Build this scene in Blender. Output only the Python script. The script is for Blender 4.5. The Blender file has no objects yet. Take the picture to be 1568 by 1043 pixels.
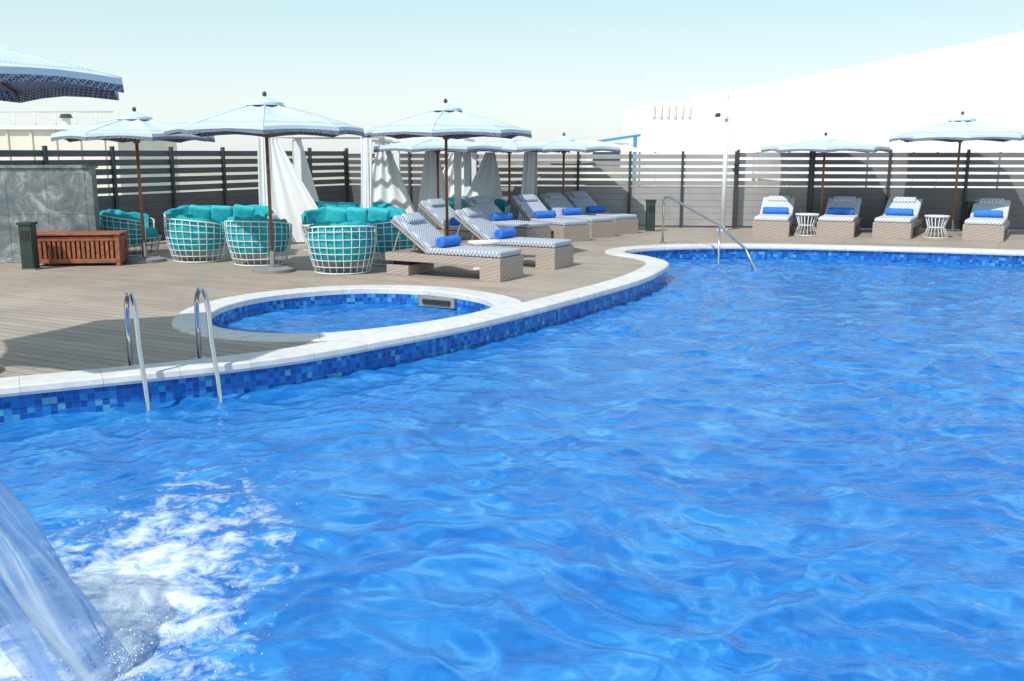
import bpy, math, random
import numpy as np
from mathutils import Vector, Matrix
from mathutils.geometry import tessellate_polygon
random.seed(4); np.random.seed(4)
R=math.radians
scene=bpy.context.scene
col=scene.collection

# ------------------------------------------------------------ materials
def new_mat(name):
    m=bpy.data.materials.new(name); m.use_nodes=True
    nt=m.node_tree
    return m,nt,nt.nodes['Principled BSDF']
def nd(nt,t,**kw):
    n=nt.nodes.new(t)
    for k,v in kw.items():
        if hasattr(n,k): setattr(n,k,v)
    return n
def ramp(nt,stops):
    r=nt.nodes.new('ShaderNodeValToRGB')
    e=r.color_ramp.elements
    while len(e)<len(stops): e.new(0.5)
    for i,(p,c) in enumerate(stops):
        e[i].position=p; e[i].color=(*c,1)
    return r
def simple(name,c,rough=.6,metal=0,var=.12,scale=6,bump=0,bscale=60):
    m,nt,b=new_mat(name)
    tc=nd(nt,'ShaderNodeTexCoord')
    n=nd(nt,'ShaderNodeTexNoise'); n.inputs['Scale'].default_value=scale; n.inputs['Detail'].default_value=5
    nt.links.new(tc.outputs['Object'],n.inputs['Vector'])
    lo=tuple(x*(1-var) for x in c); hi=tuple(min(1,x*(1+var)) for x in c)
    r=ramp(nt,[(.3,lo),(.7,hi)])
    nt.links.new(n.outputs['Fac'],r.inputs['Fac']); nt.links.new(r.outputs['Color'],b.inputs['Base Color'])
    b.inputs['Roughness'].default_value=rough; b.inputs['Metallic'].default_value=metal
    if bump:
        n2=nd(nt,'ShaderNodeTexNoise'); n2.inputs['Scale'].default_value=bscale
        nt.links.new(tc.outputs['Object'],n2.inputs['Vector'])
        bp=nd(nt,'ShaderNodeBump'); bp.inputs['Strength'].default_value=bump; bp.inputs['Distance'].default_value=.01
        nt.links.new(n2.outputs['Fac'],bp.inputs['Height']); nt.links.new(bp.outputs['Normal'],b.inputs['Normal'])
    return m
def weave(name,c1,c2,sx,rough=.8,dist=.004):
    m,nt,b=new_mat(name)
    tc=nd(nt,'ShaderNodeTexCoord'); mp=nd(nt,'ShaderNodeMapping'); mp.inputs['Rotation'].default_value=(.3,.2,R(45)) if sx>40 else (0,0,0)
    ck=nd(nt,'ShaderNodeTexChecker'); ck.inputs['Scale'].default_value=sx
    ck.inputs['Color1'].default_value=(*c1,1); ck.inputs['Color2'].default_value=(*c2,1)
    nt.links.new(tc.outputs['Object'],mp.inputs['Vector']); nt.links.new(mp.outputs['Vector'],ck.inputs['Vector'])
    nt.links.new(ck.outputs['Color'],b.inputs['Base Color']); b.inputs['Roughness'].default_value=rough
    bp=nd(nt,'ShaderNodeBump'); bp.inputs['Strength'].default_value=.5; bp.inputs['Distance'].default_value=dist
    nt.links.new(ck.outputs['Fac'],bp.inputs['Height']); nt.links.new(bp.outputs['Normal'],b.inputs['Normal'])
    return m

M={}
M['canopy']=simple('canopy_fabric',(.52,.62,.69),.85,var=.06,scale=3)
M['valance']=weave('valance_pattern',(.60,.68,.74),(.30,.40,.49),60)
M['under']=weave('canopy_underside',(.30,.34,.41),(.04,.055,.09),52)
M['wood']=simple('pole_wood',(.26,.11,.05),.45,var=.3,scale=20)
M['cedar']=simple('cedar',(.30,.10,.045),.5,var=.35,scale=14)
M['granite']=simple('grey_stone_base',(.25,.25,.26),.7,bump=.3)
M['steel']=simple('polished_steel',(.58,.59,.61),.14,1,var=.05)
M['white']=simple('white_paint',(.80,.81,.82),.5,var=.04)
M['wire']=simple('white_wire',(.8,.82,.82),.4,var=.03)
M['teal']=simple('teal_fabric',(.012,.36,.41),.85,var=.25,scale=7,bump=.3,bscale=120)
M['teal2']=simple('light_teal_fabric',(.03,.47,.52),.85,var=.2,scale=9,bump=.3,bscale=120)
M['wicker']=weave('wicker',(.48,.41,.35),(.28,.235,.20),60,.7)
M['mattress']=weave('mattress_pattern',(.62,.65,.69),(.17,.23,.32),34,.9,.001)
M['mattress2']=weave('pale_mattress',(.74,.75,.77),(.36,.41,.49),30,.9,.001)
M['towel']=simple('blue_towel',(.035,.19,.68),.95,var=.3,scale=25,bump=.5,bscale=90)
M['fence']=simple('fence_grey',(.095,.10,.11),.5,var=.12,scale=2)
M['fence_lit']=simple('fence_sunlit_grey',(.34,.335,.33),.6,var=.10,scale=2)  # same grey fence, tone raised: sunlight painted into its colour
M['fence_shade']=simple('fence_shaded_grey',(.17,.17,.175),.55,var=.10,scale=2)  # same fence, darker than the sunlit copy: shade painted into its colour
M['post']=simple('fence_post',(.05,.052,.058),.45,var=.1)
M['cream']=simple('cream_render',(.74,.71,.62),.85,var=.06,scale=1)
M['whitewall']=simple('white_cladding',(.88,.88,.88),.8,var=.02,scale=.4)
M['blueroof']=simple('blue_metal',(.05,.30,.58),.5,var=.1)
M['dkglass']=simple('dark_window',(.05,.07,.09),.15,var=.1)
M['green']=simple('dark_green_plastic',(.025,.05,.04),.45,var=.2)
M['curtain']=simple('white_curtain',(.84,.84,.83),.9,var=.02)
M['dark']=simple('dark_gap',(.02,.02,.022),.7)

# decking
m,nt,b=new_mat('decking'); M['deck']=m
tc=nd(nt,'ShaderNodeTexCoord'); mp=nd(nt,'ShaderNodeMapping'); mp.inputs['Rotation'].default_value=(0,0,R(27))
nt.links.new(tc.outputs['Object'],mp.inputs['Vector'])
br=nd(nt,'ShaderNodeTexBrick'); br.inputs['Scale'].default_value=1; br.inputs['Brick Width'].default_value=2.9; br.inputs['Row Height'].default_value=.145
br.inputs['Mortar Size'].default_value=.005; br.inputs['Mortar Smooth'].default_value=.2; br.inputs['Bias'].default_value=0
br.inputs['Color1'].default_value=(.44,.37,.30,1); br.inputs['Color2'].default_value=(.37,.31,.25,1); br.inputs['Mortar'].default_value=(.10,.08,.065,1)
nt.links.new(mp.outputs['Vector'],br.inputs['Vector'])
mp2=nd(nt,'ShaderNodeMapping'); mp2.inputs['Scale'].default_value=(.6,14,1)
nt.links.new(mp.outputs['Vector'],mp2.inputs['Vector'])
n=nd(nt,'ShaderNodeTexNoise'); n.inputs['Scale'].default_value=2.5; n.inputs['Detail'].default_value=6
nt.links.new(mp2.outputs['Vector'],n.inputs['Vector'])
n3=nd(nt,'ShaderNodeTexNoise'); n3.inputs['Scale'].default_value=.7; n3.inputs['Detail'].default_value=6; n3.inputs['Roughness'].default_value=.65
nt.links.new(tc.outputs['Object'],n3.inputs['Vector'])
r1=ramp(nt,[(.25,(.78,.78,.78)),(.75,(1.12,1.12,1.12))]); nt.links.new(n.outputs['Fac'],r1.inputs['Fac'])
r2=ramp(nt,[(.3,(.80,.80,.82)),(.7,(1.08,1.08,1.06))]); nt.links.new(n3.outputs['Fac'],r2.inputs['Fac'])
x1=nd(nt,'ShaderNodeMix',data_type='RGBA',blend_type='MULTIPLY'); x1.inputs['Factor'].default_value=1
x2=nd(nt,'ShaderNodeMix',data_type='RGBA',blend_type='MULTIPLY'); x2.inputs['Factor'].default_value=1
nt.links.new(br.outputs['Color'],x1.inputs['A']); nt.links.new(r1.outputs['Color'],x1.inputs['B'])
nt.links.new(x1.outputs['Result'],x2.inputs['A']); nt.links.new(r2.outputs['Color'],x2.inputs['B'])
nt.links.new(x2.outputs['Result'],b.inputs['Base Color']); b.inputs['Roughness'].default_value=.65
bp=nd(nt,'ShaderNodeBump'); bp.inputs['Strength'].default_value=.6; bp.inputs['Distance'].default_value=.01; bp.invert=True
nt.links.new(br.outputs['Fac'],bp.inputs['Height']); nt.links.new(bp.outputs['Normal'],b.inputs['Normal'])

# slate
m,nt,b=new_mat('slate_stone'); M['slate']=m
tc=nd(nt,'ShaderNodeTexCoord'); n=nd(nt,'ShaderNodeTexNoise'); n.inputs['Scale'].default_value=2.4; n.inputs['Detail'].default_value=12; n.inputs['Roughness'].default_value=.75; n.inputs['Distortion'].default_value=.8
nt.links.new(tc.outputs['Object'],n.inputs['Vector'])
r1=ramp(nt,[(.32,(.09,.12,.13)),(.46,(.16,.20,.21)),(.54,(.24,.27,.28)),(.62,(.48,.50,.50))])
nt.links.new(n.outputs['Fac'],r1.inputs['Fac'])
br=nd(nt,'ShaderNodeTexBrick'); br.offset=0; br.inputs['Scale'].default_value=1; br.inputs['Brick Width'].default_value=.62; br.inputs['Row Height'].default_value=.8; br.inputs['Mortar Size'].default_value=.005
br.inputs['Color1'].default_value=(1,1,1,1); br.inputs['Color2'].default_value=(.82,.84,.86,1); br.inputs['Mortar'].default_value=(.4,.4,.4,1)
mp=nd(nt,'ShaderNodeMapping'); mp.inputs['Rotation'].default_value=(R(-90),0,0); nt.links.new(tc.outputs['Object'],mp.inputs['Vector']); nt.links.new(mp.outputs['Vector'],br.inputs['Vector'])
x1=nd(nt,'ShaderNodeMix',data_type='RGBA',blend_type='MULTIPLY'); x1.inputs['Factor'].default_value=1
nt.links.new(r1.outputs['Color'],x1.inputs['A']); nt.links.new(br.outputs['Color'],x1.inputs['B']); nt.links.new(x1.outputs['Result'],b.inputs['Base Color']); b.inputs['Roughness'].default_value=.55
bp=nd(nt,'ShaderNodeBump'); bp.inputs['Strength'].default_value=.5; bp.inputs['Distance'].default_value=.02
nt.links.new(n.outputs['Fac'],bp.inputs['Height']); nt.links.new(bp.outputs['Normal'],b.inputs['Normal'])

# coping
m,nt,b=new_mat('coping_stone'); M['coping']=m
uv=nd(nt,'ShaderNodeUVMap'); uv.uv_map='UVMap'
br=nd(nt,'ShaderNodeTexBrick'); br.offset=0; br.inputs['Scale'].default_value=1; br.inputs['Brick Width'].default_value=.6; br.inputs['Row Height'].default_value=3
br.inputs['Mortar Size'].default_value=.0035
br.inputs['Color1'].default_value=(.69,.685,.665,1); br.inputs['Color2'].default_value=(.62,.62,.61,1); br.inputs['Mortar'].default_value=(.44,.43,.41,1)
nt.links.new(uv.outputs['UV'],br.inputs['Vector'])
tc=nd(nt,'ShaderNodeTexCoord'); n=nd(nt,'ShaderNodeTexNoise'); n.inputs['Scale'].default_value=7; n.inputs['Detail'].default_value=8; n.inputs['Roughness'].default_value=.65
nt.links.new(tc.outputs['Object'],n.inputs['Vector']); r1=ramp(nt,[(.3,(.82,.83,.84)),(.65,(1.04,1.04,1.03))]); nt.links.new(n.outputs['Fac'],r1.inputs['Fac'])
x1=nd(nt,'ShaderNodeMix',data_type='RGBA',blend_type='MULTIPLY'); x1.inputs['Factor'].default_value=1
nt.links.new(br.outputs['Color'],x1.inputs['A']); nt.links.new(r1.outputs['Color'],x1.inputs['B']); nt.links.new(x1.outputs['Result'],b.inputs['Base Color'])
b.inputs['Roughness'].default_value=.6

# mosaic tile
m,nt,b=new_mat('blue_mosaic_tile'); M['tile']=m
uv=nd(nt,'ShaderNodeUVMap'); uv.uv_map='UVMap'
T_=.055
sc=nd(nt,'ShaderNodeVectorMath',operation='SCALE'); sc.inputs['Scale'].default_value=1/T_
nt.links.new(uv.outputs['UV'],sc.inputs[0])
fl=nd(nt,'ShaderNodeVectorMath',operation='FLOOR'); nt.links.new(sc.outputs[0],fl.inputs[0])
wn=nd(nt,'ShaderNodeTexWhiteNoise'); nt.links.new(fl.outputs[0],wn.inputs['Vector'])
r1=ramp(nt,[(0,(.006,.06,.30)),(.35,(.008,.10,.42)),(.7,(.014,.17,.54)),(.9,(.03,.25,.56)),(1,(.11,.40,.50))])
nt.links.new(wn.outputs['Value'],r1.inputs['Fac'])
br=nd(nt,'ShaderNodeTexBrick'); br.offset=0; br.inputs['Scale'].default_value=1; br.inputs['Brick Width'].default_value=T_; br.inputs['Row Height'].default_value=T_; br.inputs['Mortar Size'].default_value=.002
nt.links.new(uv.outputs['UV'],br.inputs['Vector'])
x1=nd(nt,'ShaderNodeMix',data_type='RGBA'); nt.links.new(br.outputs['Fac'],x1.inputs['Factor'])
nt.links.new(r1.outputs['Color'],x1.inputs['A']); x1.inputs['B'].default_value=(.05,.18,.40,1)
nt.links.new(x1.outputs['Result'],b.inputs['Base Color']); b.inputs['Roughness'].default_value=.2

# water: sky mirror riding on the waves over blue light scattered up from the tiled basin
def water_mat(name,foam):
    m,nt,b=new_mat(name); L=nt.links
    nt.nodes.remove(b); out=nt.nodes['Material Output']
    geo=nd(nt,'ShaderNodeNewGeometry')
    off=nd(nt,'ShaderNodeVectorMath',operation='MULTIPLY'); off.inputs[1].default_value=(.8,.8,0)
    L.new(geo.outputs['Normal'],off.inputs[0])
    ad=nd(nt,'ShaderNodeVectorMath',operation='ADD'); L.new(geo.outputs['Position'],ad.inputs[0]); L.new(off.outputs[0],ad.inputs[1])
    n=nd(nt,'ShaderNodeTexNoise'); n.inputs['Scale'].default_value=3.0; n.inputs['Detail'].default_value=3.5; n.inputs['Roughness'].default_value=.6
    L.new(ad.outputs[0],n.inputs['Vector'])
    r=ramp(nt,[(.30,(.009,.125,.43)),(.48,(.016,.175,.52)),(.60,(.032,.235,.59)),(.74,(.09,.35,.68))])
    L.new(n.outputs['Fac'],r.inputs['Fac'])
    colout=r.outputs['Color']
    bn=nd(nt,'ShaderNodeTexNoise'); bn.inputs['Scale'].default_value=18; bn.inputs['Detail'].default_value=2.5; bn.inputs['Roughness'].default_value=.5; bn.inputs['Distortion'].default_value=.4
    mp=nd(nt,'ShaderNodeMapping'); mp.inputs['Scale'].default_value=(.6,1.2,1); L.new(geo.outputs['Position'],mp.inputs['Vector']); L.new(mp.outputs['Vector'],bn.inputs['Vector'])
    bp=nd(nt,'ShaderNodeBump'); bp.inputs['Strength'].default_value=.65; bp.inputs['Distance'].default_value=.012
    L.new(bn.outputs['Fac'],bp.inputs['Height'])
    gl=nd(nt,'ShaderNodeBsdfGlossy'); gl.inputs['Roughness'].default_value=.02; L.new(bp.outputs['Normal'],gl.inputs['Normal'])
    fz=nd(nt,'ShaderNodeFresnel'); fz.inputs['IOR'].default_value=1.42; L.new(bp.outputs['Normal'],fz.inputs['Normal'])
    up=nd(nt,'ShaderNodeCombineXYZ'); up.inputs[2].default_value=1
    # scattered light keeps a little of the wave slope
    mixn=nd(nt,'ShaderNodeMix',data_type='VECTOR'); mixn.inputs[0].default_value=.25
    L.new(up.outputs[0],mixn.inputs[4]); L.new(geo.outputs['Normal'],mixn.inputs[5])
    df=nd(nt,'ShaderNodeBsdfDiffuse'); L.new(mixn.outputs[1],df.inputs['Normal'])
    mixs=nd(nt,'ShaderNodeMixShader'); L.new(fz.outputs[0],mixs.inputs[0]); L.new(df.outputs[0],mixs.inputs[1]); L.new(gl.outputs[0],mixs.inputs[2])
    L.new(colout,df.inputs['Color'])
    if foam:
        sub=nd(nt,'ShaderNodeVectorMath',operation='SUBTRACT'); sub.inputs[1].default_value=(-1.85,4.0,-.25); L.new(geo.outputs['Position'],sub.inputs[0])
        rot=nd(nt,'ShaderNodeMapping'); rot.inputs['Rotation'].default_value=(0,0,R(-32)); rot.inputs['Scale'].default_value=(1.0/.5,1.0/1.3,0)
        rot.vector_type='POINT'; L.new(sub.outputs[0],rot.inputs['Vector'])
        ln=nd(nt,'ShaderNodeVectorMath',operation='LENGTH'); L.new(rot.outputs['Vector'],ln.inputs[0])
        fn=nd(nt,'ShaderNodeTexNoise'); fn.inputs['Scale'].default_value=6; fn.inputs['Detail'].default_value=10; fn.inputs['Roughness'].default_value=.72; fn.inputs['Distortion'].default_value=.35
        L.new(geo.outputs['Position'],fn.inputs['Vector'])
        mm=nd(nt,'ShaderNodeMath',operation='MULTIPLY_ADD'); mm.inputs[1].default_value=-.21; mm.inputs[2].default_value=.27; L.new(ln.outputs['Value'],mm.inputs[0])
        a2=nd(nt,'ShaderNodeMath',operation='ADD'); L.new(fn.outputs['Fac'],a2.inputs[0]); L.new(mm.outputs[0],a2.inputs[1])
        fr=ramp(nt,[(.50,(0,0,0)),(.78,(1,1,1))]); L.new(a2.outputs[0],fr.inputs['Fac'])
        fb=nd(nt,'ShaderNodeBump'); fb.inputs['Strength'].default_value=.6; fb.inputs['Distance'].default_value=.03; L.new(fn.outputs['Fac'],fb.inputs['Height'])
        fd=nd(nt,'ShaderNodeBsdfDiffuse'); fd.inputs['Color'].default_value=(.82,.89,.95,1); L.new(fb.outputs['Normal'],fd.inputs['Normal'])
        m2=nd(nt,'ShaderNodeMixShader'); L.new(fr.outputs['Color'],m2.inputs[0]); L.new(mixs.outputs[0],m2.inputs[1]); L.new(fd.outputs[0],m2.inputs[2])
        mixs=m2
    L.new(mixs.outputs[0],out.inputs['Surface'])
    return m
M['water']=water_mat('pool_water',True)
M['water2']=water_mat('plunge_water',False)

# falling water
m,nt,b=new_mat('falling_water'); M['fall']=m
tc=nd(nt,'ShaderNodeUVMap'); tc.uv_map='UVMap'; mp=nd(nt,'ShaderNodeMapping'); mp.inputs['Scale'].default_value=(20,2.6,1)
nt.links.new(tc.outputs['UV'],mp.inputs['Vector'])
n=nd(nt,'ShaderNodeTexNoise'); n.inputs['Scale'].default_value=1; n.inputs['Detail'].default_value=5; n.inputs['Distortion'].default_value=.8
nt.links.new(mp.outputs['Vector'],n.inputs['Vector'])
r1=ramp(nt,[(.35,(.12,.32,.72)),(.55,(.36,.58,.88)),(.68,(.88,.93,.97))]); nt.links.new(n.outputs['Fac'],r1.inputs['Fac'])
nt.links.new(r1.outputs['Color'],b.inputs['Base Color']); b.inputs['Roughness'].default_value=.08
r2=ramp(nt,[(.35,(.22,.22,.22)),(.68,(.85,.85,.85))]); nt.links.new(n.outputs['Fac'],r2.inputs['Fac']); nt.links.new(r2.outputs['Color'],b.inputs['Alpha'])
bp=nd(nt,'ShaderNodeBump'); bp.inputs['Strength'].default_value=.8; bp.inputs['Distance'].default_value=.02
nt.links.new(n.outputs['Fac'],bp.inputs['Height']); nt.links.new(bp.outputs['Normal'],b.inputs['Normal'])

# ------------------------------------------------------------ mesh builder
class MB:
    def __init__(s): s.v=[]; s.f=[]; s.m=[]; s.sm=[]; s.mats=[]; s.T=Matrix.Identity(4)
    def mi(s,mat):
        if mat not in s.mats: s.mats.append(mat)
        return s.mats.index(mat)
    def add(s,vs,fs,mat,smooth=False):
        o=len(s.v); k=s.mi(mat)
        s.v+= [tuple(s.T@Vector(p)) for p in vs]
        for f in fs: s.f.append([i+o for i in f]); s.m.append(k); s.sm.append(smooth)
    def box(s,c,d,mat,rot=None):
        h=[x/2 for x in d]; vs=[]
        for z in(-1,1):
            for y in(-1,1):
                for x in(-1,1):
                    p=Vector((x*h[0],y*h[1],z*h[2]))
                    if rot is not None: p=rot@p
                    vs.append(p+Vector(c))
        s.add(vs,[(0,2,3,1),(4,5,7,6),(0,1,5,4),(2,6,7,3),(0,4,6,2),(1,3,7,5)],mat)
    def rbox(s,c,d,r,mat,rot=None,bulge=0):
        h=[x/2 for x in d]
        def cs(hh):
            rr=min(r,hh*.98)
            return [-hh,-hh+rr*.15,-hh+rr*.5,-hh+rr]+[(-hh+rr)*(1-t)+(hh-rr)*t for t in(.33,.67)]+[hh-rr,hh-rr*.5,hh-rr*.15,hh]
        C=[cs(x) for x in h]
        for ax in range(3):
            u,w=(ax+1)%3,(ax+2)%3
            for sg in(-1,1):
                vs=[];nu=len(C[u]);nw=len(C[w])
                for i in range(nu):
                    for j in range(nw):
                        p=[0,0,0];p[ax]=sg*h[ax];p[u]=C[u][i];p[w]=C[w][j]
                        q=[max(-(h[k]-min(r,h[k]*.98)),min(h[k]-min(r,h[k]*.98),p[k])) for k in range(3)]
                        dd=Vector(p)-Vector(q)
                        pp=Vector(q)+dd.normalized()*min(r,min(h)*.98) if dd.length>1e-6 else Vector(p)
                        if rot is not None: pp=rot@pp
                        vs.append(pp+Vector(c))
                fs=[]
                for i in range(nu-1):
                    for j in range(nw-1):
                        a=i*nw+j; q4=(a,a+nw,a+nw+1,a+1)
                        fs.append(q4 if sg>0 else q4[::-1])
                s.add(vs,fs,mat,True)
    def tube(s,pts,r,mat,n=8,closed=False,caps=True):
        pts=[Vector(p) for p in pts]; N=len(pts); vs=[]; 
        rr=r if isinstance(r,(list,tuple)) else [r]*N
        up=None
        for i,p in enumerate(pts):
            if closed: t=(pts[(i+1)%N]-pts[i-1]).normalized()
            else: t=(pts[min(i+1,N-1)]-pts[max(i-1,0)]).normalized()
            if up is None: up=Vector((0,0,1)) if abs(t.z)<.9 else Vector((1,0,0))
            a=t.cross(up).normalized(); bb=a.cross(t).normalized(); up=bb
            for k in range(n):
                th=2*math.pi*k/n
                vs.append(p+(a*math.cos(th)+bb*math.sin(th))*rr[i])
        fs=[]
        for i in range(N if closed else N-1):
            j=(i+1)%N
            for k in range(n):
                l=(k+1)%n; fs.append((i*n+k,i*n+l,j*n+l,j*n+k))
        if not closed and caps:
            fs.append(tuple(range(n))[::-1]); fs.append(tuple((N-1)*n+k for k in range(n)))
        s.add(vs,fs,mat,True)
    def cyl(s,c,r,h,mat,n=24,r2=None):
        r2=r if r2 is None else r2
        vs=[(c[0]+r*math.cos(2*math.pi*k/n),c[1]+r*math.sin(2*math.pi*k/n),c[2]) for k in range(n)]
        vs+=[(c[0]+r2*math.cos(2*math.pi*k/n),c[1]+r2*math.sin(2*math.pi*k/n),c[2]+h) for k in range(n)]
        s.add(vs,[(k,(k+1)%n,n+(k+1)%n,n+k) for k in range(n)]+[tuple(range(n))[::-1],tuple(range(n,2*n))],mat)
    def grid(s,fn,nu,nv,mat,smooth=True,closed=False):
        vs=[fn(i/(nu-1),j/(nv-1)) for i in range(nu) for j in range(nv)]
        s.add(vs,[(i*nv+j,(i+1)*nv+j,(i+1)*nv+j+1,i*nv+j+1) for i in range(nu-1) for j in range(nv-1)],mat,smooth)
    def mesh(s,name,bevel=None):
        me=bpy.data.meshes.new(name); me.from_pydata(s.v,[],s.f)
        for mt in s.mats: me.materials.append(M[mt])
        me.polygons.foreach_set('material_index',s.m); me.polygons.foreach_set('use_smooth',s.sm); me.update()
        return me
def place(me,name,loc=(0,0,0),rz=0,sc=1,bevel=0):
    o=bpy.data.objects.new(name,me); col.objects.link(o); o.location=loc; o.rotation_euler=(0,0,rz)
    o.scale=(sc,)*3 if not isinstance(sc,tuple) else sc
    if bevel:
        md=o.modifiers.new('bevel','BEVEL'); md.width=bevel; md.segments=2; md.limit_method='ANGLE'; md.angle_limit=R(50)
    return o

# ------------------------------------------------------------ pool outline
def spline(P,closed=True,n=10):
    out=[];N=len(P)
    for i in range(N):
        p0,p1,p2,p3=[np.array(P[(i+k)%N],float) for k in(-1,0,1,2)]
        for k in range(n):
            t=k/n
            out.append(.5*((2*p1)+(-p0+p2)*t+(2*p0-5*p1+4*p2-p3)*t*t+(-p0+3*p1-3*p2+p3)*t**3))
    return np.array(out)
W=[(-5.1,6.62),(-3.97,7.21),(-3.04,7.70),(-2.48,8.02),(-1.86,8.48),(-1.18,9.20),(-.577,9.88),(.12,10.86),(.98,12.22),(1.86,13.75),(2.40,15.1),(2.60,16.0),(2.42,16.85),(2.08,17.5),(2.22,18.1),(2.80,18.6),(3.82,18.93),(5.35,18.9),(7.69,18.3),(9.46,17.66),(11.6,16.8),(13.6,15.2),(15,12.5),(15.2,8),(13.5,4),(9,1.9),(4,1.3),(0,1.5),(-1.4,2.0),(-2.6,2.75),(-3.6,3.3),(-5,3.5),(-6.2,4.2),(-6.2,5.6)]
pool=spline(W)
Jp=[(-3.36,10.45),(-3.42,11.3),(-3.05,12.15),(-2.15,12.75),(-1.15,12.62),(-.42,11.95),(-.24,11.25),(-.62,10.55),(-1.25,9.93),(-1.9,9.55),(-2.55,9.55),(-3.08,9.88)]
jac=spline(Jp)
def area(p): return .5*np.sum(p[:,0]*np.roll(p[:,1],-1)-np.roll(p[:,0],-1)*p[:,1])
if area(pool)<0: pool=pool[::-1].copy()
if area(jac)<0: jac=jac[::-1].copy()
def normals(p):
    t=np.roll(p,-1,0)-np.roll(p,1,0); t/=np.linalg.norm(t,axis=1)[:,None]
    return np.stack([t[:,1],-t[:,0]],1)
def inside(px,py,poly):
    r=np.zeros(px.shape,bool); x,y=poly[:,0],poly[:,1]; N=len(x); j=N-1
    for i in range(N):
        c=((y[i]>py)!=(y[j]>py))
        r^= c&(px<(x[j]-x[i])*(py-y[i])/((y[j]-y[i]) if y[j]!=y[i] else 1e-9)+x[i]); j=i
    return r
pn=normals(pool); jn=normals(jac)
def offs(p,n,w): return p+n*w
cw=.36
jw=np.full(len(jac),.38)
pm=offs(pool,pn,.015)
for i in range(len(jac)):
    while jw[i]>.05:
        q=jac[i]+jn[i]*jw[i]
        if inside(np.array([q[0]]),np.array([q[1]]),pm)[0]: jw[i]-=.02
        else: break
def strip_mesh(name,prof,poly,nrm,mat,widths=None):
    N=len(poly); s=np.concatenate([[0],np.cumsum(np.linalg.norm(np.roll(poly,-1,0)-poly,axis=1))])
    vs=[];K=len(prof)
    for i in range(N+1):
        p=poly[i%N];n_=nrm[i%N]
        for(o,z) in prof:
            if widths is not None and o>0: o=o*widths[i%N]
            q=p+n_*o; vs.append((q[0],q[1],z))
    fs=[];uvs=[]
    d=[0]
    for k in range(1,K): d.append(d[-1]+math.hypot(prof[k][0]-prof[k-1][0],prof[k][1]-prof[k-1][1]))
    for i in range(N):
        for k in range(K-1):
            fs.append((i*K+k,i*K+k+1,(i+1)*K+k+1,(i+1)*K+k)); uvs+=[(s[i],d[k]),(s[i],d[k+1]),(s[i+1],d[k+1]),(s[i+1],d[k])]
    me=bpy.data.meshes.new(name); me.from_pydata(vs,[],fs); me.materials.append(M[mat])
    ul=me.uv_layers.new(name='UVMap'); ul.data.foreach_set('uv',[c for t in uvs for c in t]); me.update()
    o=bpy.data.objects.new(name,me); col.objects.link(o); return o
strip_mesh('pool_coping',[(0.03,-.06),(-.012,-.055),(-.02,-.03),(-.012,.012),(.01,.024),(cw-.012,.024),(cw,.015),(cw,-.05)],pool,pn,'coping')
strip_mesh('plunge_pool_coping',[(0,-.06),(0.0001,.010),(.03,.019),(.97,.019),(1,.008),(1,-.05)],jac,jn,'coping',jw)
strip_mesh('pool_wall',[(.03,-.05),(.03,-1.4)],pool,pn,'tile')
strip_mesh('plunge_pool_wall',[(.0,-.05),(.0,-.9)],jac,jn,'tile')
def sheet(name,loops,z,mat):
    L=[[Vector((p[0],p[1],z)) for p in l] for l in loops]
    tri=tessellate_polygon(L); vs=[p for l in L for p in l]
    fs=[]
    for t in tri:
        a,b_,c=[vs[i] for i in t]
        fs.append(t if (b_-a).cross(c-a).z>0 else (t[0],t[2],t[1]))
    me=bpy.data.meshes.new(name); me.from_pydata([tuple(v) for v in vs],[],fs); me.materials.append(M[mat]); me.update()
    o=bpy.data.objects.new(name,me); col.objects.link(o); return o
M['sand']=simple('pale_sand_ground',(.42,.38,.31),.9,var=.15,scale=.3)
deck_outer=[(-16,-6),(18,-6),(18,27),(-16,27)]
sheet('wooden_deck',[deck_outer,[tuple(p) for p in offs(pool,pn,.2)][::-1],[tuple(jac[i]+jn[i]*min(.15,jw[i]*.5)) for i in range(len(jac))][::-1]],0,'deck')
sheet('ground',[[(-900,-600),(900,-600),(900,1500),(-900,1500)],[(-15.5,-5.5),(17.5,-5.5),(17.5,26.5),(-15.5,26.5)][::-1]],-.08,'sand')
sheet('pool_floor',[[tuple(p) for p in offs(pool,pn,.1)]],-1.38,'tile')
sheet('plunge_pool_floor',[[tuple(p) for p in jac]],-.88,'tile')

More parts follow.
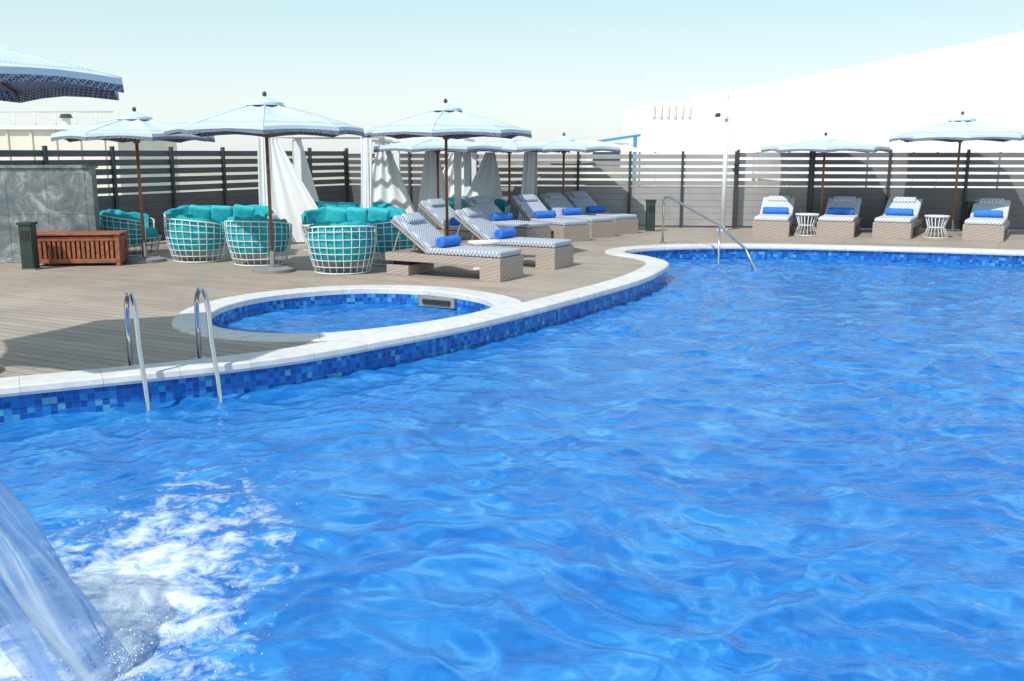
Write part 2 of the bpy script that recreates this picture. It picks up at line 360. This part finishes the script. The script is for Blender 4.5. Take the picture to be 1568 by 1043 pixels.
# ------------------------------------------------------------ water surfaces
def water_mesh(name,poly,pnrm,x0,x1,y0,y1,st,z,mat,amp,lam=(.28,2.2),nw=70):
    xs=np.arange(x0,x1,st); ys=np.arange(y0,y1,st)
    X,Y=np.meshgrid(xs,ys,indexing='ij'); Z=np.zeros_like(X)
    rs=np.random.RandomState(11)
    wx=X+.16*np.sin(Y*1.3+.5)+.1*np.sin(X*2.1+Y*.9)+.04*np.sin(X*5.3-Y*3.1); wy=Y+.2*np.sin(X*1.1)+.12*np.sin(X*2.7-Y*1.6)+.05*np.sin(X*4.9+Y*2.2+1)
    for i in range(nw):
        l=lam[0]*(lam[1]/lam[0])**rs.rand(); th=R(82)+rs.randn()*R(48); k=2*math.pi/l
        a=amp*l*(.6+.8*rs.rand())*(.5 if l>.55 else 1)
        ph=k*(wx*math.cos(th)+wy*math.sin(th))+rs.rand()*6.28
        Z+=a*(np.sin(ph)+.25*np.cos(2*ph))
    Z*=.85+.3*np.sin(X*.7+1)*np.sin(Y*.55+X*.2)
    if mat=='water':
        d=np.sqrt((X+1.8)**2+(Y-3.8)**2)
        Z+=.008*np.exp(-(d/1.0)**2)*np.sin(d*19+2*np.sin(X*5)+np.sin(Y*9))
        Z+=.005*np.exp(-(d/2.6)**2)*np.sin(d*15+1.3*np.sin(X*3))
    nx,ny=X.shape
    V=np.stack([X.ravel(),Y.ravel(),(Z+z).ravel()],1)
    cx=X[:-1,:-1]+st/2; cy=Y[:-1,:-1]+st/2
    keep=inside(cx,cy,offs(poly,pnrm,.06))
    I,J=np.nonzero(keep); a=I*ny+J
    F=np.stack([a,a+ny,a+ny+1,a+1],1)
    used,inv=np.unique(F,return_inverse=True); F=inv.reshape(F.shape); V=V[used]
    me=bpy.data.meshes.new(name); me.vertices.add(len(V)); me.vertices.foreach_set('co',V.ravel())
    me.loops.add(F.size); me.loops.foreach_set('vertex_index',F.ravel().astype(np.int32))
    me.polygons.add(len(F)); me.polygons.foreach_set('loop_start',np.arange(0,F.size,4,dtype=np.int32))
    me.materials.append(M[mat]); me.update(calc_edges=True); me.validate()
    me.polygons.foreach_set('use_smooth',np.ones(len(me.polygons),bool))
    o=bpy.data.objects.new(name,me); col.objects.link(o); return o
water_mesh('pool_water',pool,pn,-6.6,15.6,1.0,19.4,.027,-.25,'water',.0044,(.125,.80),95)
water_mesh('plunge_pool_water',jac,jn,-3.8,.2,9.2,13.2,.027,-.19,'water2',.0036,(.125,.55),50)

# plunge pool skimmer
b_=MB(); b_.box((-.98,12.42,-.11),(.55,.05,.13),'granite',Matrix.Rotation(R(-28),3,'Z')); b_.box((-.99,12.39,-.11),(.42,.03,.06),'dark',Matrix.Rotation(R(-28),3,'Z'))
place(b_.mesh('skimmer_box'),'skimmer_box')

# ------------------------------------------------------------ umbrella
def umbrella_mesh(h,rim,Rr,rot0=0):
    b=MB(); n=8; sub=4
    def pt(t,k,dz=0,rs=1):
        a=2*math.pi*k/(n*sub)+rot0; f=(k%sub)/sub
        ra=math.pi/n; loc=abs(f-.5)*2*ra
        rad=Rr*rs*t*math.cos(ra)/math.cos(loc)
        rad*=1-.03*t*math.sin(math.pi*f)
        z=(h-.1)-(h-.1-rim)*(.25*t*t+.75*t) -.045*math.sin(math.pi*f)*math.sin(math.pi*min(t,1)*.9)+.04*t**3*math.sin(math.pi*f)+dz
        return (rad*math.cos(a),rad*math.sin(a),z)
    ts=[.04,.2,.4,.6,.80,.89,1.0]; K=n*sub
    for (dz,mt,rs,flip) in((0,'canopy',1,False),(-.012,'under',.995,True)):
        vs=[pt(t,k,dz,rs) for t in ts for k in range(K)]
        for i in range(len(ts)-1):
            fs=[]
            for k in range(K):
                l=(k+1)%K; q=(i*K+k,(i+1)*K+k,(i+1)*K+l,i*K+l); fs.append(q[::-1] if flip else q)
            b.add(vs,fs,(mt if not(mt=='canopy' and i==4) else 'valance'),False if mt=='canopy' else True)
    for k in range(n): b.tube([Vector(pt(t,k*sub,.004)) for t in ts],.006,'canopy',5)
    vs=[];
    for k in range(K):
        p=Vector(pt(1,k)); f=(k%sub)/sub; out=Vector((p.x,p.y,0)).normalized()
        drop=.11-.02*math.sin(math.pi*f)
        vs+= [p, p+Vector((0,0,-.05))+out*.008, p+Vector((0,0,-drop))+out*.012, p+Vector((0,0,-drop))+out*.003, p-out*.01+Vector((0,0,-.01))]
    for j,mt in((0,'canopy'),(1,'under'),(2,'canopy'),(3,'under')):
        b.add(vs,[(5*k+j,5*k+j+1,5*((k+1)%K)+j+1,5*((k+1)%K)+j) for k in range(K)],mt,False)
    vs=[(0,0,h-.01)]
    for k in range(K):
        a=2*math.pi*k/K+rot0; vs.append((.27*math.cos(a),.27*math.sin(a),h-.12+.01))
    for k in range(K):
        a=2*math.pi*k/K+rot0; vs.append((.275*math.cos(a),.275*math.sin(a),h-.15))
    b.add(vs,[(0,1+k,1+(k+1)%K) for k in range(K)]+[(1+k,1+K+k,1+K+(k+1)%K,1+(k+1)%K) for k in range(K)],'canopy',False)
    b.tube([(0,0,h-.02),(0,0,h+.015),(0,0,h+.04),(0,0,h+.06)],[.02,.035,.03,.008],'post',10)
    b.tube([(0,0,.0),(0,0,h-.05)],.026,'wood',12)
    for k in range(n):
        p1=Vector(pt(1,k*sub,-.03,.98)); p0=Vector(pt(.05,k*sub,-.03)); pm_=Vector(pt(.55,k*sub,-.035))
        b.tube([p0,pm_,p1],.013,'wood',6)
        b.tube([Vector((p1.x*.04,p1.y*.04,rim-.08)),pm_],.011,'wood',6)
    b.cyl((0,0,rim-.13),.055,.09,'wood',12); b.cyl((0,0,h-.2),.055,.08,'wood',12)
    b.cyl((0,0,0),.33,.05,'granite',28); b.cyl((0,0,.05),.3,.02,'granite',28,.24); b.cyl((0,0,.07),.042,.25,'steel',14)
    return b.mesh('sun_umbrella')
u_a=umbrella_mesh(2.66,2.17,1.46,.12)
u_b=umbrella_mesh(2.84,2.38,1.55,.02)
u_c=umbrella_mesh(2.22,1.93,1.40,.3)
u_s=umbrella_mesh(2.50,2.10,1.28,.25)
for me,x,y,rz in[(u_a,-3.72,14.82,.1),(u_a,-1.13,16.75,-.2),(u_s,-6.24,16.24,.3),(u_b,-4.62,7.75,.0),(u_c,-1.55,20.3,.2),(u_c,-.06,22.4,.6),(u_c,1.2,22.6,0),(u_c,7.15,22.3,.2),(u_a,9.95,21.7,.35)]:
    place(me,'sun_umbrella',(x,y,0),rz)

# ------------------------------------------------------------ sun loungers
def lounger_mesh(deg,mm):
    b=MB()
    for x in(-.32,.32): b.box((x,1.0,.275),(.06,2.0,.12),'wicker')
    for y in(.03,1.97): b.box((0,y,.275),(.58,.06,.12),'wicker')
    b.box((0,.17,.108),(.70,.34,.214),'wicker'); b.box((0,1.78,.075),(.70,.40,.148),'wicker'); b.box((0,1.0,.31),(.58,1.88,.03),'wicker')
    b.box((0,1.78,.18),(.5,.3,.06),'dark')
    b.rbox((0,.66,.385),(.66,1.30,.09),.03,mm)
    ang=R(deg); rot=Matrix.Rotation(ang,3,'X'); L=.80
    base=Vector((0,1.24,.36)); ax=rot@Vector((0,1,0)); nz=rot@Vector((0,0,1))
    b.rbox(base+ax*(L/2)+nz*.055,(.66,L,.09),.03,mm,rot)
    b.box(base+ax*(L/2)-nz*.012,(.66,L,.035),'wicker',rot)
    b.rbox(base+ax*(L-.14)+nz*.125,(.44,.2,.07),.03,mm,rot)
    for x in(-.28,.28): b.tube([base+ax*.62+Vector((x,0,0)),(x,1.9,.33)],.015,'wicker',6)
    pts=[(-.25+.5*i/8,1.08,.51) for i in range(9)]
    b.tube(pts,[.078,.083,.084,.08,.083,.08,.084,.083,.078],'towel',16)
    for x in(-.252,.252):
        for rr in(.025,.05): b.tube([(x,1.08+rr*math.cos(a),.51+rr*math.sin(a)) for a in [k*math.pi/6 for k in range(12)]],.006,'towel',5,closed=True)
    return b.mesh('sun_lounger')
lm=lounger_mesh(35,'mattress'); lm2=lounger_mesh(25,'mattress2')
for x,y,th in[(0,13.84,61.4),(.84,15.33,61.4),(.55,19.3,45),(1.35,19.95,36),(2.0,21.0,36),(2.62,21.9,36),(-.15,18.2,52)]:
    place(lm,'sun_lounger',(x,y,0),R(th),bevel=.006)
for x,y,th in[(5.72,21.25,-20),(7.08,21.05,-24),(8.2,20.75,-29),(9.86,20.1,-30)]:
    place(lm2,'sun_lounger',(x,y,0),R(th),bevel=.006,sc=(1.12,1,1))

# side tables
b=MB(); b.cyl((0,0,.42),.25,.025,'white',32); b.cyl((0,0,0),.17,.02,'white',24); b.tube([(0,0,.02),(0,0,.42)],.025,'white',10)
for k in range(4):
    a=k*math.pi/2; b.tube([(.15*math.cos(a),.15*math.sin(a),.02),(.05*math.cos(a),.05*math.sin(a),.22),(.2*math.cos(a),.2*math.sin(a),.42)],.009,'wire',6)
place(b.mesh('side_table'),'side_table',(-.45,15.1,0)); 
b=MB(); b.cyl((0,0,.46),.26,.02,'white',32)
for zz,rr in((.012,.25),(.23,.17),(.45,.24)): b.tube([(rr*math.cos(a),rr*math.sin(a),zz) for a in[k*math.pi/12 for k in range(24)]],.01,'wire',6,closed=True)
for k in range(18):
    a=k*math.pi/9; b.tube([(.25*math.cos(a),.25*math.sin(a),.01),(.17*math.cos(a),.17*math.sin(a),.23),(.24*math.cos(a),.24*math.sin(a),.46)],.009,'wire',5)
tm=b.mesh('wire_side_table')
for x,y in((6.62,21.6),(9.25,20.95),(-3.7,18.2)): place(tm,'wire_side_table',(x,y,0))

# ------------------------------------------------------------ armchairs (opening toward +Y)
def chair_mesh(name,sx=1.0,h=.74,back='teal'):
    b=MB()
    open_=R(52)
    def rad(z): 
        t=z/.74; return .41+.125*math.sin(min(1.1,t)*1.9)
    def top(a):
        t=abs(a)/(math.pi-open_); t=min(1,t)
        return h-.14*(t**2.2)
    def P(a,z,dr=0):
        r=rad(z)+dr; x=math.sin(a)*r; y=-math.cos(a)*r
        return (x+ (sx-1)*.52*math.tanh(x*6), y, z)
    mx=math.pi-open_
    nv=int(26*sx)
    for i in range(nv+1):
        a=-math.pi+2*math.pi*i/nv
        zt=top(a) if abs(a)<=mx else .32
        b.tube([P(a,z) for z in np.linspace(.02,zt,7)],.0065,'wire',5)
    for z in(.02,.12,.22,.32): b.tube([P(-math.pi+2*math.pi*k/48,z) for k in range(48)],.011 if z<.05 else .0065,'wire',5,closed=True)
    for fz in(.42,.54,.66): b.tube([P(-mx+2*mx*k/40,.32+(top(-mx+2*mx*k/40)-.32)*((fz-.32)/(h-.32))) for k in range(41)],.0065,'wire',5)
    b.tube([P(-mx+2*mx*k/48,top(-mx+2*mx*k/48)) for k in range(49)],.012,'wire',6)
    for s_ in(-1,1): b.tube([P(s_*mx,z) for z in np.linspace(.02,top(mx),7)],.011,'wire',6)
    def bc(u,v):
        a=-mx*.97+2*mx*.97*u; zt=top(a)+.06+.016*math.sin(u*23)+.010*math.sin(u*51); z0=.20
        th=2*math.pi*v; zc=(zt+z0)/2; hz=(zt-z0)/2
        c,s_=math.cos(th),math.sin(th)
        zz=zc+hz*math.copysign(abs(s_)**.35,s_); e=math.sin(math.pi*min(1,max(0,u)))**.25 if 0<u<1 else .15
        dr=-.085+.068*math.copysign(abs(c)**.5,c)*e + .007*math.sin(u*40)+.005*math.sin(zz*40+u*9)
        return P(a,zz,dr)
    b.grid(bc,64,17,back)
    def seat(u,v):
        th=2*math.pi*u; t=v
        if t<.3: r=.40*t/.3; z=.47
        elif t<.7: f=(t-.3)/.4; r=.40+.03*math.sin(f*math.pi); z=.47-.20*f
        else: r=.40*(1-t)/.3; z=.27
        x=r*math.sin(th); return (x+(sx-1)*.52*math.tanh(x*6),-r*math.cos(th)+.02,z)
    b.grid(seat,36,20,back)
    k=int(round(sx*1.4))
    for i in range(k):
        x=(i-(k-1)/2)*.42
        b.rbox((x,-.20,.62),(.42,.14,.34),.06,'teal2',Matrix.Rotation(R(-18),3,'X')@Matrix.Rotation(R(random.uniform(-14,14)),3,'Y'))
    return b.mesh(name)
cm=chair_mesh('wire_armchair'); sm_=chair_mesh('wire_sofa',2.0,.72); 
for x,y,th in[(-5.35,16.35,-50),(-4.18,15.85,-12),(-2.62,14.75,12),(-1.98,16.0,60),(-6.9,17.4,-80)]:
    place(cm,'wire_armchair',(x,y,0),R(th))
for x,y,th in[(-5.75,19.0,190),(-3.5,20.3,178),(-1.1,22.3,185),(-3.0,18.3,170)]:
    place(sm_,'wire_sofa',(x,y,0),R(th))

# ------------------------------------------------------------ storage bench & bollards
b=MB()
w,d,h=1.38,.5,.52
for x in(-w/2+.04,w/2-.04):
    for y in(-d/2+.04,d/2-.04): b.box((x,y,h/2-.01),(.07,.07,h-.03),'cedar'); b.box((x,y,.02),(.06,.06,.04),'dark')
for y in(-d/2+.03,d/2-.03):
    b.box((0,y,.085),(w-.15,.04,.07),'cedar'); b.box((0,y,h-.075),(w-.15,.04,.07),'cedar')
    for i in range(16): b.box((-w/2+.13+i*(w-.26)/15,y,.268),(.05,.025,.29),'cedar')
for x in(-w/2+.03,w/2-.03):
    b.box((x,0,.085),(.04,d-.15,.07),'cedar'); b.box((x,0,h-.075),(.04,d-.15,.07),'cedar')
    for i in range(5): b.box((x,-d/2+.12+i*(d-.24)/4,.268),(.025,.05,.29),'cedar')
b.box((0,0,.27),(w-.16,d-.16,.36),'dark'); b.box((0,0,h),(w+.05,d+.05,.035),'cedar')
place(b.mesh('cedar_storage_bench'),'cedar_storage_bench',(-7.1,15.75,0),R(6),bevel=.005)
b=MB(); b.rbox((0,0,.36),(.2,.2,.70),.02,'green'); b.box((0,0,.725),(.23,.23,.04),'green'); b.box((0,-.105,.55),(.12,.012,.14),'dark'); b.box((0,0,.01),(.25,.25,.02),'granite')
bm=b.mesh('bollard_light')
place(bm,'bollard_light',(-7.62,15.1,0)); place(bm,'bollard_light',(3.25,22.6,0)); place(bm,'bollard_light',(10.4,21.9,0))

# slate wall
b=MB(); b.box((0,0,.78),(5.2,.3,1.56),'slate'); b.box((0,0,1.585),(5.26,.36,.05),'slate')
o=place(b.mesh('slate_wall'),'slate_wall',(-9.62,15.95,0),R(10),bevel=.01)

# ------------------------------------------------------------ fences
def fence(name,p0,p1,h,n,lower=1.03,mt='fence'):
    p0=Vector(p0);p1=Vector(p1); d=p1-p0; L=d.length; b=MB()
    zz=.05
    while zz+.155<lower:
        b.box((L/2,0,zz+.0755),(L,.03,.151),mt); zz+=.157
    b.box((L/2,.012,lower/2),(L,.012,lower-.06),'post')
    k=5; gap=(h-zz-.03)/k
    for i in range(k): b.box((L/2,0,zz+gap*(i+.62)),(L,.03,gap*.66),mt)
    for i in range(n+1): b.box((L*i/n,-.035,(h+.04)/2),(.06,.07,h+.04),'post')
    o=place(b.mesh(name),name,(p0.x,p0.y,0),math.atan2(d.y,d.x)); return o
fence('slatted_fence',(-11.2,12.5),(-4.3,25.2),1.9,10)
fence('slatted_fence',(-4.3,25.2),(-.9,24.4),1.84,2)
fence('slatted_fence',(-.9,24.4),(5.45,23.7),1.82,5,mt='fence_lit')
fence('slatted_fence',(5.5,23.7),(7.2,23.48),1.86,1,mt='fence_lit')
fence('slatted_fence',(7.27,23.47),(16,22.3),1.86,5,mt='fence_shade')
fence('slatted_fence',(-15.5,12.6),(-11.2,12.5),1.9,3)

# ------------------------------------------------------------ ladder & handrail
def lad(): 
    b=MB()
    for s_ in(0,1):
        o=Vector((.58*s_,0,0)); pts=[]
        pts.append(o+Vector((0,.50,.0))); pts.append(o+Vector((0,.50,.40)))
        for k in range(9):
            a=math.pi*k/8; pts.append(o+Vector((0,.30+.20*math.cos(a),.46+.20*math.sin(a))))
        pts+= [o+Vector((0,.07,.25)),o+Vector((0,-.06,-.05)),o+Vector((0,-.12,-.3)),o+Vector((0,-.12,-1.2))]
        b.tube(pts,.021,'steel',14); b.cyl((o.x,.50,.0),.055,.02,'steel',20)
    for z in(-.45,-.7,-.95): b.box((.29,-.12,z),(.55,.08,.03),'steel')
    return b.mesh('pool_ladder')
place(lad(),'pool_ladder',(-3.0,7.58,.0),R(32))
b=MB()
b.tube([(3.08,19.6,0),(3.08,19.6,.85),(3.10,19.55,.93),(3.16,19.4,.95),(3.9,18.05,.47),(4.25,17.4,.1),(4.42,17.1,-.35),(4.42,17.1,-1.2)],.024,'steel',12)
b.tube([(3.9,18.05,.46),(3.9,18.05,-1.2)],.022,'steel',12)
b.cyl((3.08,19.6,0),.06,.035,'steel',20)
place(b.mesh('pool_handrail'),'pool_handrail')

# lamp post with camera
b=MB(); b.tube([(0,0,0),(0,0,3.0)],.055,'white',16); b.cyl((0,0,0),.13,.03,'white',20); b.tube([(0,0,3.0),(0,0,3.35)],.018,'white',8)
b.tube([(0,0,2.68),(-.18,-.05,2.70)],.018,'white',8); b.rbox((-.24,-.08,2.68),(.10,.2,.09),.03,'post'); b.cyl((-.05,-.06,2.6),.05,.06,'white',14)
place(b.mesh('cctv_pole'),'cctv_pole',(5.02,22.9,0))

# ------------------------------------------------------------ cabanas
def cabana(name,x,y,w,d,h,rz,curt):
    b=MB()
    for sx_ in(-1,1):
        for sy in(-1,1): b.box((sx_*w/2,sy*d/2,h/2),(.14,.14,h),'white')
    for sy in(-1,1): b.box((0,sy*d/2,h+.06),(w+.3,.09,.12),'cream')
    for sx_ in(-1,1): b.box((sx_*(w/2),0,h+.055),(.09,d-.1,.10),'cream')
    for i in range(7): b.box((0,-d/2+d*(i+.5)/7,h+.15),(w+.3,.06,.05),'cream')
    for (cx,cy,dx,dy,bx,by,wb) in curt:
        def f(u,v):
            w0=.22; ww=w0*(1-v)+wb*v
            px=cx+bx*v**1.2+dx*(u-.5)*ww; py=cy+by*v**1.2+dy*(u-.5)*ww
            fo=(.028+.01*v)*math.sin(u*(14+wb*4)+v*2)
            return (px-dy*fo,py-dx*fo,h-.02-(h-.05)*v+.10*math.sin(math.pi*v)*(u-.5))
        b.grid(f,50,18,'curtain')
    return place(b.mesh(name),name,(x,y,0),rz)
cabana('white_cabana',-3.85,20.6,2.0,2.2,2.12,R(-4),[(-1.05,-1.16,1,0,.0,0,.28),(-.85,-1.14,1,0,.60,0,1.35),(1.05,-1.15,1,0,-.05,0,.25),(-1.05,1.15,.6,.8,.3,.2,.7)])
cabana('white_cabana',-1.95,22.0,1.7,2.0,2.05,R(-4),[(-.75,-1.08,1,0,.15,0,1.45),(.3,-1.1,1,0,.05,0,.9),(.6,1.0,1,0,-.4,0,1.2)])
cabana('white_cabana',-.25,23.3,1.5,1.2,1.85,R(-5),[(-.2,-.68,1,0,-.35,0,1.45),(.7,-.65,1,0,-.1,0,.35)])

# ------------------------------------------------------------ background buildings
def warehouse(name,pts,hs,mat='whitewall'):
    b=MB(); n=len(pts)
    vs=[(p[0],p[1],-.1) for p in pts]+[(p[0],p[1],h) for p,h in zip(pts,hs)]
    b.add(vs,[(i,(i+1)%n,n+(i+1)%n,n+i) for i in range(n)]+[tuple(range(n,2*n))],mat)
    for i in range(n):
        p=Vector(pts[i]);q=Vector(pts[(i+1)%n]);d=q-p;L=d.length;t=d.normalized();nn=Vector((t.y,-t.x))
        k=max(2,int(L/6))
        for j in range(1,k):
            c=p+d*j/k+nn*.012; hh=hs[i]
            b.box((c.x,c.y,hh/2-.2),(.05,.03,hh-.5),mat,Matrix.Rotation(math.atan2(t.y,t.x),3,'Z'))
    return b,name
b,nm=warehouse('white_warehouse',[(22.5,33),(60,33),(60,92),(17.5,92)],[6.9,6.9,6.9,6.9]); place(b.mesh(nm),nm)
b,nm=warehouse('white_office_building',[(9.0,66),(16.3,66),(16.3,80),(9.0,80)],[5.2,5.2,5.2,5.2])
for i in range(6): b.box((9.5+i*.48,65.93,4.6),(.14,.1,.8),'cream')
b.box((13.9,69,5.45),(1.8,4,.7),'whitewall'); place(b.mesh(nm),nm)
b=MB(); b.box((5.9,60,1.2),(3.0,4,2.4),'cream'); 
b.add([(4.2,57.8,2.45),(7.6,57.8,2.95),(7.6,62,2.95),(4.2,62,2.45),(4.2,57.8,2.30),(7.6,57.8,2.8),(7.6,62,2.8),(4.2,62,2.3)],[(0,1,2,3),(7,6,5,4),(0,4,5,1),(1,5,6,2),(2,6,7,3),(3,7,4,0)],'blueroof')
b.box((7.3,57.9,1.45),(.2,.2,2.7),'blueroof'); b.box((5.6,57.95,1.5),(1.6,.08,.8),'dkglass')
place(b.mesh('blue_roofed_shed'),'blue_roofed_shed')
b=MB(); b.box((-18.5,31,1.25),(14,5,2.5),'cream'); b.box((-18.5,28.45,2.55),(14.2,.15,.12),'white')
for i in range(20): b.box((-25.2+i*.7,28.48,1.3),(.06,.05,2.3),'cream')
for i in range(5): b.cyl((-23+i*2.4,29.5,2.5),.12,.35,'cream',12); b.cyl((-23+i*2.4,29.5,2.85),.2,.12,'dkglass',12,.14)
for i in range(24): b.tube([(-25.3+i*.6,28.6,2.5),(-25.3+i*.6,28.6,3.0)],.02,'white',5)
b.tube([(-25.4,28.6,3.0),(-11.6,28.6,3.0)],.025,'white',5)
place(b.mesh('cream_service_building'),'cream_service_building')
b=MB()
for x,y in((9.0,27.5),(12.8,27.2),(2.3,28.5)):
    vs=[(x,y,2.2),(x-1.7,y-1.7,1.85),(x+1.7,y-1.7,1.85),(x+1.7,y+1.7,1.85),(x-1.7,y+1.7,1.85)]
    b.add(vs,[(0,1,2),(0,2,3),(0,3,4),(0,4,1)],'curtain')
    for sx_ in(-1.65,1.65):
        for sy in(-1.65,1.65): b.tube([(x+sx_,y+sy,-.1),(x+sx_,y+sy,1.86)],.03,'white',6)
place(b.mesh('white_shade_tents'),'white_shade_tents')

# ------------------------------------------------------------ waterfall spout
def parab(u): 
    t=.80*u; return (-3.5+2.32*t,3.02+.55*t,1.1+2.17*t-4.9*t*t)
b=MB(); NU,NV=56,28
def ff(u,v):
    x,y,z=parab(u); a=2*math.pi*v
    wy=.26*(1-.2*u); th=.05+.04*u
    dy=wy*math.cos(a); dn=th*math.sin(a)+.016*math.sin(9*a+u*3)+.022*u*math.sin(u*30+a*4)
    return (x+dn*.9,y+dy+.02*math.sin(u*14+a),z+dn*.5)
b.grid(ff,NU,NV,'fall'); me=b.mesh('water_jet')
ul=me.uv_layers.new(name='UVMap')
for lp in me.loops:
    i=lp.vertex_index; ul.data[lp.index].uv=((i%NV)/(NV-1),(i//NV)/(NU-1))
place(me,'water_jet')
b=MB()
b.grid(lambda u,v:( -4.13+.63*(1-math.cos(u*1.5)), 3.02+.20*math.cos(2*math.pi*v), .0+1.10*math.sin(u*1.57)+.05*math.sin(2*math.pi*v)),20,20,'steel')
place(b.mesh('waterfall_spout'),'waterfall_spout')
b=MB(); rs=random.Random(3)
for i in range(700):
    a=rs.random()*6.28; rr=abs(rs.gauss(0,.26)); x=-1.64+rr*math.cos(a); y=3.6+rr*math.sin(a)*1.4; z=-.24+abs(rs.gauss(0,.09))*math.exp(-rr*1.4)
    s_=rs.uniform(.0015,.005)
    b.add([(x,y,z+s_*1.3),(x+s_,y,z),(x,y+s_,z),(x-s_,y,z),(x,y-s_,z),(x,y,z-s_*1.3)],[(0,1,2),(0,2,3),(0,3,4),(0,4,1),(5,2,1),(5,3,2),(5,4,3),(5,1,4)],'white',True)
place(b.mesh('water_splash'),'water_splash')

# ------------------------------------------------------------ light, sky, camera
el=R(50); az=R(38)
d=Vector((math.sin(az)*math.cos(el),math.cos(az)*math.cos(el),-math.sin(el)))
sd=bpy.data.lights.new('sun','SUN'); sd.energy=4.0; sd.angle=R(.8); sd.color=(1,.965,.91)
so=bpy.data.objects.new('sun',sd); col.objects.link(so); so.rotation_euler=d.to_track_quat('-Z','Y').to_euler()
w=bpy.data.worlds.new('World'); scene.world=w; w.use_nodes=True; nt=w.node_tree
sk=nt.nodes.new('ShaderNodeTexSky'); sk.sky_type='NISHITA'; sk.sun_disc=False; sk.sun_elevation=el; sk.sun_rotation=R(218)
sk.air_density=1.0; sk.dust_density=1.0; sk.ozone_density=1.0; sk.altitude=0
bg=nt.nodes['Background']; bg.inputs['Strength'].default_value=.055; nt.links.new(sk.outputs['Color'],bg.inputs['Color'])
# desert haze layer: brightest at the horizon, thinning overhead
tc=nt.nodes.new('ShaderNodeTexCoord'); sp=nt.nodes.new('ShaderNodeSeparateXYZ'); nt.links.new(tc.outputs['Generated'],sp.inputs[0])
hr=ramp(nt,[(0,(.66,.71,.72)),(.05,(.61,.68,.69)),(.16,(.43,.60,.59)),(.40,(.46,.60,.65)),(.7,(.36,.46,.54)),(1,(.30,.40,.50))]); nt.links.new(sp.outputs['Z'],hr.inputs['Fac'])
bg2=nt.nodes.new('ShaderNodeBackground'); bg2.inputs['Strength'].default_value=1.0; nt.links.new(hr.outputs['Color'],bg2.inputs['Color'])
ads=nt.nodes.new('ShaderNodeAddShader'); nt.links.new(bg.outputs[0],ads.inputs[0]); nt.links.new(bg2.outputs[0],ads.inputs[1])
nt.links.new(ads.outputs[0],nt.nodes['World Output'].inputs['Surface'])
cd=bpy.data.cameras.new('camera'); co=bpy.data.objects.new('camera',cd); col.objects.link(co)
co.location=(0,0,1.8); co.rotation_euler=(R(90-11.05),0,0); cd.sensor_width=36; cd.lens=33.64; cd.clip_end=3000
scene.camera=co
scene.view_settings.view_transform='Standard'; scene.view_settings.look='None'; scene.view_settings.exposure=0
